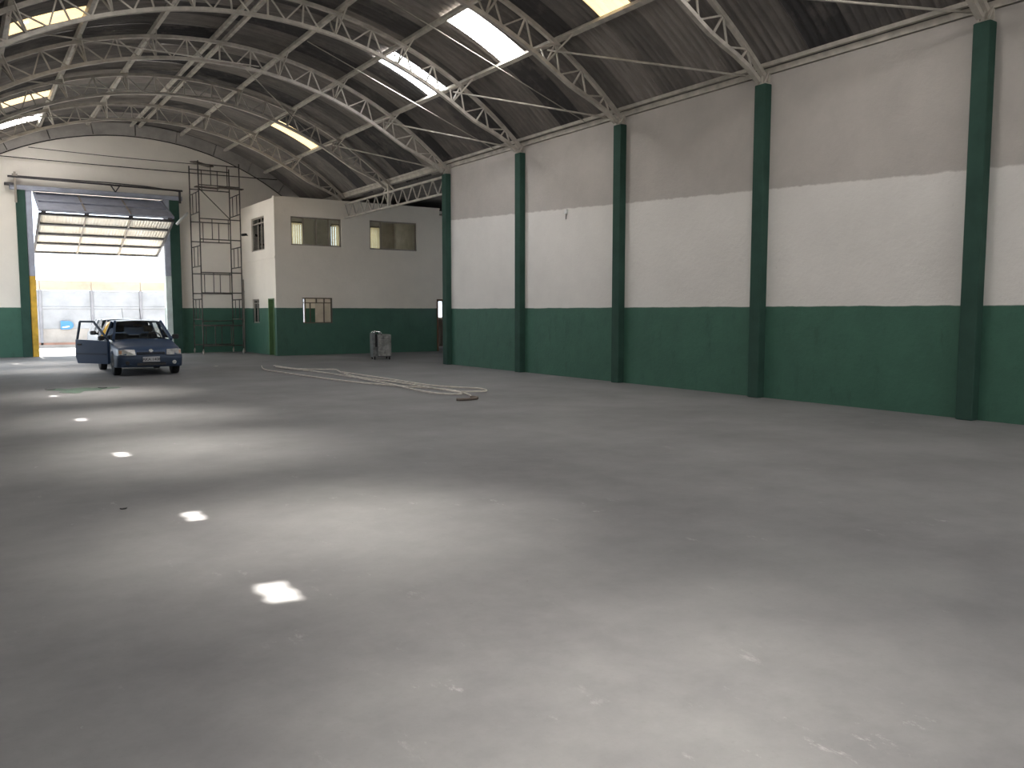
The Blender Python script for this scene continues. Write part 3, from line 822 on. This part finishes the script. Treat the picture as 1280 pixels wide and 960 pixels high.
# ------------------------------------------------------------------ hoses on the floor
def smooth_path(p, n=5):
    out = []
    for i in range(len(p) - 1):
        p0 = p[max(i - 1, 0)]; p1 = p[i]; p2 = p[i + 1]; p3 = p[min(i + 2, len(p) - 1)]
        for k in range(n):
            t = k / n
            out.append(tuple(.5 * ((2 * b) + (-a + c) * t + (2 * a - 5 * b + 4 * c - d) * t * t + (-a + 3 * b - 3 * c + d) * t ** 3) for a, b, c, d in zip(p0, p1, p2, p3)))
    return out + [p[-1]]
def hose(name, pts, label, r=.017, z=.017, mat='hose'):
    c = pts[len(pts) // 2]; m = MB(); m.tube([(x - c[0], y - c[1], z) for x, y in smooth_path(pts)], r, 7)
    o = m.build(name, M[mat], None, True); o.location = (c[0], c[1], 0); return tag(o, label, 'hose', 'hoses lying on the floor')
hose('floor_hose', [(7.43, 24.5), (7.02, 22.78), (7.12, 20.91), (7.25, 19.27), (7.44, 17.77), (7.7, 16.6), (7.9, 16.0), (8.16, 15.3), (8.3, 14.55), (8.15, 13.77), (7.95, 13.3)], 'pale hose lying in one long sweep along the floor')
hose('floor_hose', [(7.6, 23.9), (7.71, 22.29), (8.14, 21.63), (8.47, 21.41), (8.2, 20.24), (7.95, 18.84), (8.0, 17.66), (8.08, 16.59), (8.04, 15.03), (8.05, 13.99), (7.85, 13.6), (7.6, 13.98), (7.56, 14.76), (7.72, 16.1), (7.79, 17.26), (7.84, 18.29), (7.82, 19.48), (7.78, 20.78), (7.62, 21.99), (7.5, 23.4)], 'pale hose doubled back in a closed loop on the floor', .016, .05)
hose('floor_hose', [(8.10, 19.98), (8.12, 18.74), (8.15, 17.06), (8.14, 15.44), (8.35, 14.65), (8.62, 14.05), (8.4, 13.55), (7.97, 13.73)], 'pale hose with hooked end beyond the looped one', .015, .082)
hose('hose_end', [(7.9, 13.25), (7.95, 13.12), (7.85, 12.98), (7.6, 12.94), (7.45, 13.0)], 'short dark curled hose piece at tip of pale hoses', .026, .026, 'hose_dark')

# green paint spill
m = MB(); n = 40; ring = []
for k in range(n):
    t = 2 * pi * k / n; r = 1 + .22 * sin(3 * t + .6) + .16 * sin(7 * t) + random.uniform(-.12, .12)
    ring.append((.52 * r * cos(t) + .12 * cos(2 * t), .55 * r * sin(t)))
m.prism(ring, lambda u, v, t: (u, v, t), .0005, .003)
M['spill'] = worn('green_spill', srgb(62, 88, 70), .6, 0, 4, .3)
o = m.build('paint_spill', M['spill']); o.location = (2.0, 19.15, 0); tag(o, 'faded green paint spill on the floor in front of the car', 'paint spill')
for x, y, s, lab in ((1.55, 19.5, .09, 'small dark scrap beside the green paint spill'), (2.5, 19.3, .08, 'small dark scrap at the end of green paint spill'), (1.06, 7.3, .025, 'tiny dark scrap alone on the open floor'), (6.31, 25.25, .06, 'tiny pale scrap on the floor near the office corner')):
    m = MB(); m.prism([(s * (1 + .3 * sin(k * 2.3)) * cos(k * pi / 3), .6 * s * (1 + .3 * cos(k * 1.7)) * sin(k * pi / 3)) for k in range(6)], lambda u, v, t: (u, v, t + .15 * abs(u)), .0, .008)
    o = m.build('floor_scrap', M['hose'] if 'pale' in lab else M['black']); o.location = (x, y, 0); tag(o, lab, 'scrap', 'scraps on the floor')

# ------------------------------------------------------------------ cars
def paint_mat(name, c):
    t = NT(name); t.col(c); t.set(.36, .0, .5); t.b.inputs['Coat Weight'].default_value = .25; t.b.inputs['Coat Roughness'].default_value = .08
    return t.m


M['lamp_lens'] = worn('headlamp_lens', (.62, .63, .62, 1), .15, .3, 9, .3, 0)
M['indicator'] = worn('indicator_lens', (.6, .36, .24, 1), .25)
M['bumper'] = worn('bumper_plastic', (.034, .053, .090, 1), .6)
M['plate'] = worn('plate_grey', (.42, .43, .45, 1), .4)
M['seat'] = worn('seat_fabric', (.05, .055, .065, 1), .9)
HWX = .79


def car_section(y):
    """half section at distance y behind the front bumper: half width, sill height, shoulder height, top height"""
    K = [(0.0, .60, .30, .58, .62), (.05, .70, .25, .63, .68), (.16, .755, .22, .68, .74), (.42, .78, .22, .72, .785), (.72, .79, .22, .76, .835),
         (1.05, .79, .22, .83, .91), (1.6, .79, .22, .87, .90), (2.3, .79, .22, .89, .91), (3.1, .79, .22, .90, .92), (3.5, .775, .24, .90, .93), (3.68, .74, .27, .86, .92), (3.76, .66, .33, .80, .86)]
    for a, b in zip(K, K[1:]):
        if a[0] <= y <= b[0] + 1e-6:
            t = (y - a[0]) / (b[0] - a[0]); return [p + (q - p) * t for p, q in zip(a[1:], b[1:])]
    return K[-1][1:]


def make_car(loc, rz, paint, door_deg, label, full):
    e = tag(empty('hatchback_car', loc, rz), label, 'car')
    ys = [0, .05, .16, .30, .42, .455, .52, .62, .72, .82, .92, .985, 1.02, 1.1, 1.3, 1.6, 2.12, 2.3, 2.6, 2.80, 2.835, 2.9, 3.0, 3.1, 3.2, 3.3, 3.365, 3.4, 3.5, 3.68, 3.76]
    rows = []
    for y in ys:
        w, zb, zs, zt = car_section(y)
        zo = zb
        for yc in (.72, 3.1):
            d = abs(y - yc)
            if d < .28: zo = max(zo, .29 + sqrt(max(0, .27 ** 2 - d * d)) * 1.0)
        zo = min(zo, zs - .12)
        half = [(0, zb), (w * .6, zb), (w * .78, zb), (w * .96, zo), (w, zo + (.10 if zo == zb else .04)), (w, (zo + zs) / 2 + .03), (w * .985, zs - .06), (w * .955, zs - .015), (w * .90, zs + (zt - zs) * .35), (w * .55, zt - (zt - zs) * .12), (0, zt)]
        rows.append([(x, y, z) for x, z in half] + [(-x, y, z) for x, z in half[-2:0:-1]])
    m = MB(); m.grid(rows, True)
    npt = len(rows[0]); keep = []
    for i in range(len(rows) - 1):
        ym = (ys[i] + ys[i + 1]) / 2
        for k in range(npt):
            top = k in (8, 9, 10, 11)                                   # upper faces inside the cabin stay open
            if top and 1.08 < ym < 3.45: continue
            if 1.1 < ym < 2.12 and k in (13, 14, 15) and door_deg > 1: continue     # doorway on the open side
            keep.append(m.f[i * npt + k])
    m.f = keep; m.f.append(tuple(range(npt - 1, -1, -1))); nn = (len(rows) - 1) * npt; m.f.append(tuple(range(nn, nn + npt)))
    body = m.build('body', paint, e, True)
    # roof and pillars
    WB, WT, RTOP, RB_ = (1.02, .90, .68), (1.62, 1.35, .535), (3.02, 1.37, .54), (3.56, .92, .63)
    rows = []
    for i in range(9):
        t = i / 8; y = WT[0] - .03 + (RTOP[0] - WT[0] + .08) * t; hw = .545 + .01 * sin(pi * t); zc = 1.36 + .045 * sin(pi * (.12 + .8 * t))
        rows.append([(hw * u, y, zc - .035 * u * u - (.03 if abs(u) == 1 else 0)) for u in (-1, -.93, -.6, -.2, .2, .6, .93, 1)])
    m = MB(); m.grid(rows); m.grid([[(x, y, z - .03) for x, y, z in r] for r in rows]); m.build('roof', paint, e, True)
    for s in (-1, 1):
        m = MB(); m.bar((s * .70, 1.0, .88), (s * .555, 1.64, 1.345), .055, .075); m.build('pillar', paint, e)
        m = MB(); m.bar((s * .75, 2.2, .88), (s * .565, 2.15, 1.35), .05, .10, (0, 1, 0)); m.build('pillar', paint, e)
        m = MB(); m.prism([(3.08, .88), (3.55, .88), (3.10, 1.37), (2.90, 1.37)], lambda u, v, t: (s * (.755 - (v - .88) * .40 - t), u, v), 0, .04); m.build('pillar', paint, e)
        m = MB(); m.add([(s * .74, 2.24, .9), (s * .74, 3.05, .9), (s * .575, 2.9, 1.33), (s * .575, 2.2, 1.33)], [(0, 1, 2, 3)]); m.build('side_glass', M['car_glass'], e)
        if s > 0 or door_deg < 1:
            m = MB(); m.add([(s * .74, 1.15, .9), (s * .74, 2.16, .9), (s * .575, 2.1, 1.33), (s * .575, 1.68, 1.33)], [(0, 1, 2, 3)]); m.build('side_glass', M['car_glass'], e)
    rows = [[((.66 - .125 * t) * u, 1.0 + .63 * t - .05 * (1 - u * u), .91 + .44 * t) for u in (-1, -.6, -.2, .2, .6, 1)] for t in (0, .33, .66, 1)]
    m = MB(); m.grid(rows); m.build('windscreen', M['car_glass'], e, True)
    rows = [[((.60 - .08 * t) * u, 3.58 - .5 * t + .03 * (1 - u * u), .95 + .39 * t) for u in (-1, -.5, 0, .5, 1)] for t in (0, .5, 1)]
    m = MB(); m.grid(rows); m.build('rear_glass', M['car_glass'], e, True)
    m = MB()
    for x0, x1 in ((-.45, .1), (.05, .55)): m.bar((x0, 1.0, .925), (x1, .985, .945), .015)
    m.build('wiper', M['black'], e)
    # cabin
    m = MB(); m.box(-.72, .72, 1.0, 3.4, .24, .30); m.bevbox(-.66, .66, 1.08, 1.36, .62, .88, .03); m.build('dashboard', M['bumper'], e)
    for sx in (-.36, .36):
        m = MB(); m.bevbox(sx - .23, sx + .23, 1.75, 2.25, .3, .52, .04); m.bevbox(sx - .22, sx + .22, 2.2, 2.36, .45, 1.02, .04); m.bevbox(sx - .12, sx + .12, 2.24, 2.34, 1.06, 1.24, .03)
        m.build('seat', M['seat'], e)
    m = MB(); m.bevbox(-.6, .6, 2.9, 3.06, .4, .96, .04); m.build('rear_seat', M['seat'], e)
    m = MB(); m.tube([(.36 + .17 * cos(t * pi / 8), 1.48 - .05 * sin(t * pi / 8), .90 + .16 * sin(t * pi / 8)) for t in range(17)], .014, 6); m.build('steering_wheel', M['black'], e, True)
    m = MB(); m.bevbox(-.10, .10, 1.66, 1.69, 1.22, 1.28, .008); m.build('rear_view_mirror', M['black'], e)
    # nose: bumper, lamps, grille, emblem, plate
    rows = []
    for z, o_ in ((.22, .07), (.27, .03), (.36, .0), (.44, -.02), (.50, -.01), (.515, .03)):
        rows.append([(x * 1.01, y + o_ - .03, z) for x, y in ((-.785, .42), (-.775, .22), (-.73, .08), (-.6, .025), (-.3, .0), (0, -.01), (.3, 0), (.6, .025), (.73, .08), (.775, .22), (.785, .42))])
    m = MB(); m.grid(rows); bp = m.build('bumper', M['bumper'] if full else paint, e, True)
    m = MB(); m.box(-.33, .33, -.065, -.035, .27, .33); m.build('air_intake', M['black'], bp)
    for s in (-1, 1):
        m = MB(); P = [(s * .36, .012, .525), (s * .62, .04, .525), (s * .735, .13, .535), (s * .735, .16, .66), (s * .62, .085, .675), (s * .38, .045, .665)]
        Q = [(x, y - .075, z) for x, y, z in P]; m.add(P + Q, [(0, 1, 2, 3, 4, 5), (11, 10, 9, 8, 7, 6)] + [(i, (i + 1) % 6, 6 + (i + 1) % 6, 6 + i) for i in range(6)])
        hl = m.build('headlamp', M['lamp_lens'], e)
        m = MB(); P = [(s * .67, -.012, .56), (s * .725, .04, .56), (s * .725, .06, .64), (s * .67, .012, .64)]; m.add(P, [(0, 1, 2, 3)]); m.build('indicator', M['indicator'], hl)
        m = MB(); m.lathe((s * .55, -.02, .335), (0, -1, 0), [(0, .05), (.015, .05), (.02, .04)], 12); m.build('fog_lamp', M['lamp_lens'] if s > 0 else M['black'], bp)
    m = MB(); m.bevbox(-.33, .33, -.015, .03, .53, .60, .008); gr = m.build('grille', M['black'], e)
    for z in (.548, .566, .584): m = MB(); m.bar((-.31, -.02, z), (.31, -.02, z), .008, .006); m.build('grille_bar', M['bumper'], gr)
    m = MB(); m.lathe((0, -.0, .625), (0, -1, .25), [(0, .052), (.03, .052), (.038, .044)], 18); em = m.build('emblem', M['chrome'], e); 
    m = MB(); m.lathe((0, -.036, .634), (0, -1, .25), [(0, .036), (.006, .036)], 18); m.build('emblem_disc', M['plate'], em)
    m = MB(); m.bevbox(-.2, .2, -.072, -.055, .355, .485, .005); pl = m.build('number_plate', M['plate'], e)
    if full:
        cu = bpy.data.curves.new('plate_text', 'FONT'); cu.body = 'AKA 1408'; cu.size = .098; cu.align_x = 'CENTER'; cu.align_y = 'CENTER'; cu.extrude = .002
        tmp = bpy.data.objects.new('plate_text', cu); COL.objects.link(tmp); bpy.context.view_layer.update()
        me = bpy.data.meshes.new_from_object(tmp.evaluated_get(bpy.context.evaluated_depsgraph_get())); COL.objects.unlink(tmp); bpy.data.objects.remove(tmp)
        me.materials.clear(); me.materials.append(M['black']); o = link('plate_lettering', me, pl); o.location = (0, -.074, .415); o.rotation_euler = (pi / 2, 0, 0)
    # wheels
    for sx in (-1, 1):
        for y in (.72, 3.1):
            m = MB(); m.lathe((sx * .61, y, .28), (sx, 0, 0), [(0, .2), (.0, .265), (.02, .28), (.15, .28), (.17, .265), (.17, .19)], 26)
            wh = m.build('wheel', M['rubber'], e, True)
            m = MB(); m.lathe((sx * .61, y, .28), (sx, 0, 0), [(.13, .19), (.165, .185), (.16, .16), (.15, .06), (.17, .05)], 20); m.build('rim', M['frame_grey'], wh, True)
    # mirrors, antenna
    for s in ((1,) if door_deg > 1 else (-1, 1)):
        m = MB(); m.bevbox(s * .86 - .085, s * .86 + .085, 1.22, 1.31, .88, 1.01, .025); m.bar((s * .70, 1.27, .93), (s * .8, 1.27, .93), .03, .05); m.build('door_mirror', M['black'], e)
    m = MB(); m.tube([(.1, 1.75, 1.39), (.1, 1.95, 1.72)], .006, 5); m.build('antenna', M['black'], e)
    # passenger-side door, hinged at the front edge
    if door_deg > 1:
        d = bpy.data.objects.new('door', (lambda mm: mm)(None)); bpy.data.objects.remove(d)
        m = MB(); m.prism([(0, .27), (1.0, .27), (1.06, .45), (1.05, .89), (.0, .86)], lambda u, v, t: (-t - .02 * (v - .27) * (v < .5), u, v), 0, .075)
        dr = m.build('door', paint, e); dr.location = (-.785, 1.1, 0); dr.rotation_euler = (0, 0, rad(door_deg)); dr['label'] = 'dark blue door standing open'
        m = MB(); prof = [(.0, .87), (.55, 1.35), (1.0, 1.35), (1.04, .89)]
        for (a, b), (c, dd) in zip(prof, prof[1:]): m.bar((.16 * (b - .87) * 1 - .03, a, b), (.16 * (dd - .87) - .03, c, dd), .035, .05)
        m.build('window_frame', M['bumper'], dr)
        m = MB(); m.bevbox(-.2, -.03, .10, .19, .87, .99, .025); m.build('door_mirror', M['black'], dr)
        m = MB(); m.bevbox(-.1, -.07, .85, .98, .74, .78, .006); m.build('handle', M['black'], dr)
        m = MB(); m.bar((-.078, .03, .52), (-.078, 1.04, .52), .014, .05); m.build('rubbing_strip', M['bumper'], dr)
    return e


make_car((4.03, 22.45, 0), 0, paint_mat('dark_blue_paint', (.042, .074, .143, 1)), 37, 'dark blue hatchback with its front door standing open by the gate', True)
make_car((4.42, 27.9, 0), 0, paint_mat('silver_paint', (.55, .57, .6, 1)), 0, 'silver hatchback parked behind the dark blue one', False)

# ------------------------------------------------------------------ street outside the gate
M['street'] = worn('street_concrete', (.5, .48, .455, 1), .9, 0, 1.2, .1)
m = MB(); m.box(-40, 60, YB + .25, 110, -.35, -.10); m.box(-40, 60, -60, YF - .3, -.35, -.1); m.box(-40, XL - .3, YF - .3, YB + .25, -.35, -.1); tag(m.build('ground_outside', M['street']), 'pale concrete street outside the gate', kind='structure')
m = MB(); m.prism([(YB + .25, -.1), (YB + 1.2, -.1), (YB + .25, 0)], lambda u, v, t: (t, u, v), 2.2, 7.0); tag(m.build('ramp_outside', M['street']), 'low concrete ramp at the gate threshold', kind='structure')
M['fence_white'] = worn('fence_sheet', (.268, .276, .296, 1), .7, 0, 1.4, .12)
M['fence_cream'] = worn('fence_cream', (.36, .30, .235, 1), .8, 0, 1.2, .12)
M['fence_post'] = worn('fence_post', (.2, .2, .22, 1), .7)
M['fence_low'] = worn('fence_low', (.29, .27, .255, 1), .8, 0, 1.5, .12)
M['red'] = worn('red_stripe', (.30, .17, .13, 1), .8, 0, 2, .2)
M['blue'] = worn('blue_sign', (.05, .18, .36, 1), .5, 0, 2, .05, 0)
fe = tag(empty('street_wall', (6.0, 45.2, -.1)), 'pale panelled street wall with cream top band across the road', 'wall')
PX = [-12.2 + 2.2 * k for k in range(17)]
for a, b in zip(PX, PX[1:]):
    m = MB(); m.bevbox(a + .06 - 6 + .13, b - .06 - 6 + .13, -.03, .03, 1.95, 2.72, .01); m.build('wall_panel', M['fence_white'], fe)
    m = MB(); m.bevbox(a + .06 - 6 + .13, b - .06 - 6 + .13, -.03, .03, .9, 1.86, .01); m.build('wall_panel', M['fence_white'], fe)
    m = MB(); m.bevbox(a - 6 + .13, b - 6 + .13 - .01, -.08, .12, 2.74, 3.2, .02); m.build('cap_panel', M['fence_cream'], fe)
for a in PX:
    m = MB(); m.bevbox(a - 6 + .07, a - 6 + .19, -.09, .06, .0, 2.74, .01); m.build('post', M['fence_post'], fe)
m = MB(); m.box(-18.2, 17.1, -.06, .05, 1.86, 1.95); m.build('rail', M['fence_white'], fe)
m = MB(); m.box(-18.2, 17.1, -.05, .08, .22, .9); m.build('plinth', M['fence_low'], fe)
m = MB(); m.box(-18.2, 17.1, -.09, .08, .14, .24); m.build('red_stripe', M['red'], fe)
m = MB(); m.box(-18.2, 17.1, -.12, .08, .0, .14); m.build('kerb', M['fence_low'], fe)
m = MB(); m.prism([(-.27, -.2), (.1, -.2), (.2, -.16), (.26, -.08), (.28, 0), (.26, .08), (.2, .16), (.1, .2), (-.27, .2)], lambda u, v, t: (u, t, v), -.03, 0)
e = tag(empty('blue_sign', (4.4, 45.10, .97)), 'small blue sign with one rounded end on the street wall', 'sign')
m.build('board', M['blue'], e)
m = MB(); m.bar((-.2, -.034, -.1), (.1, -.034, -.06), .006, .05, (0, 0, 1)); m.build('white_mark', M['pipe_white'], e)
for k, (z0, z1, y) in enumerate(((4.3, 5.2, 44.0), (4.7, 4.9, 44.4), (3.9, 4.9, 43.5))):
    rod((-14, y, z0), (24, y + 1, z1), 'dark utility wire over the street, %s' % ('lowest at its near end', 'nearly level', 'steepest')[k] , .012, 'fence_post', 'utility_wire', 'wire', 'utility wires over the street', .25)
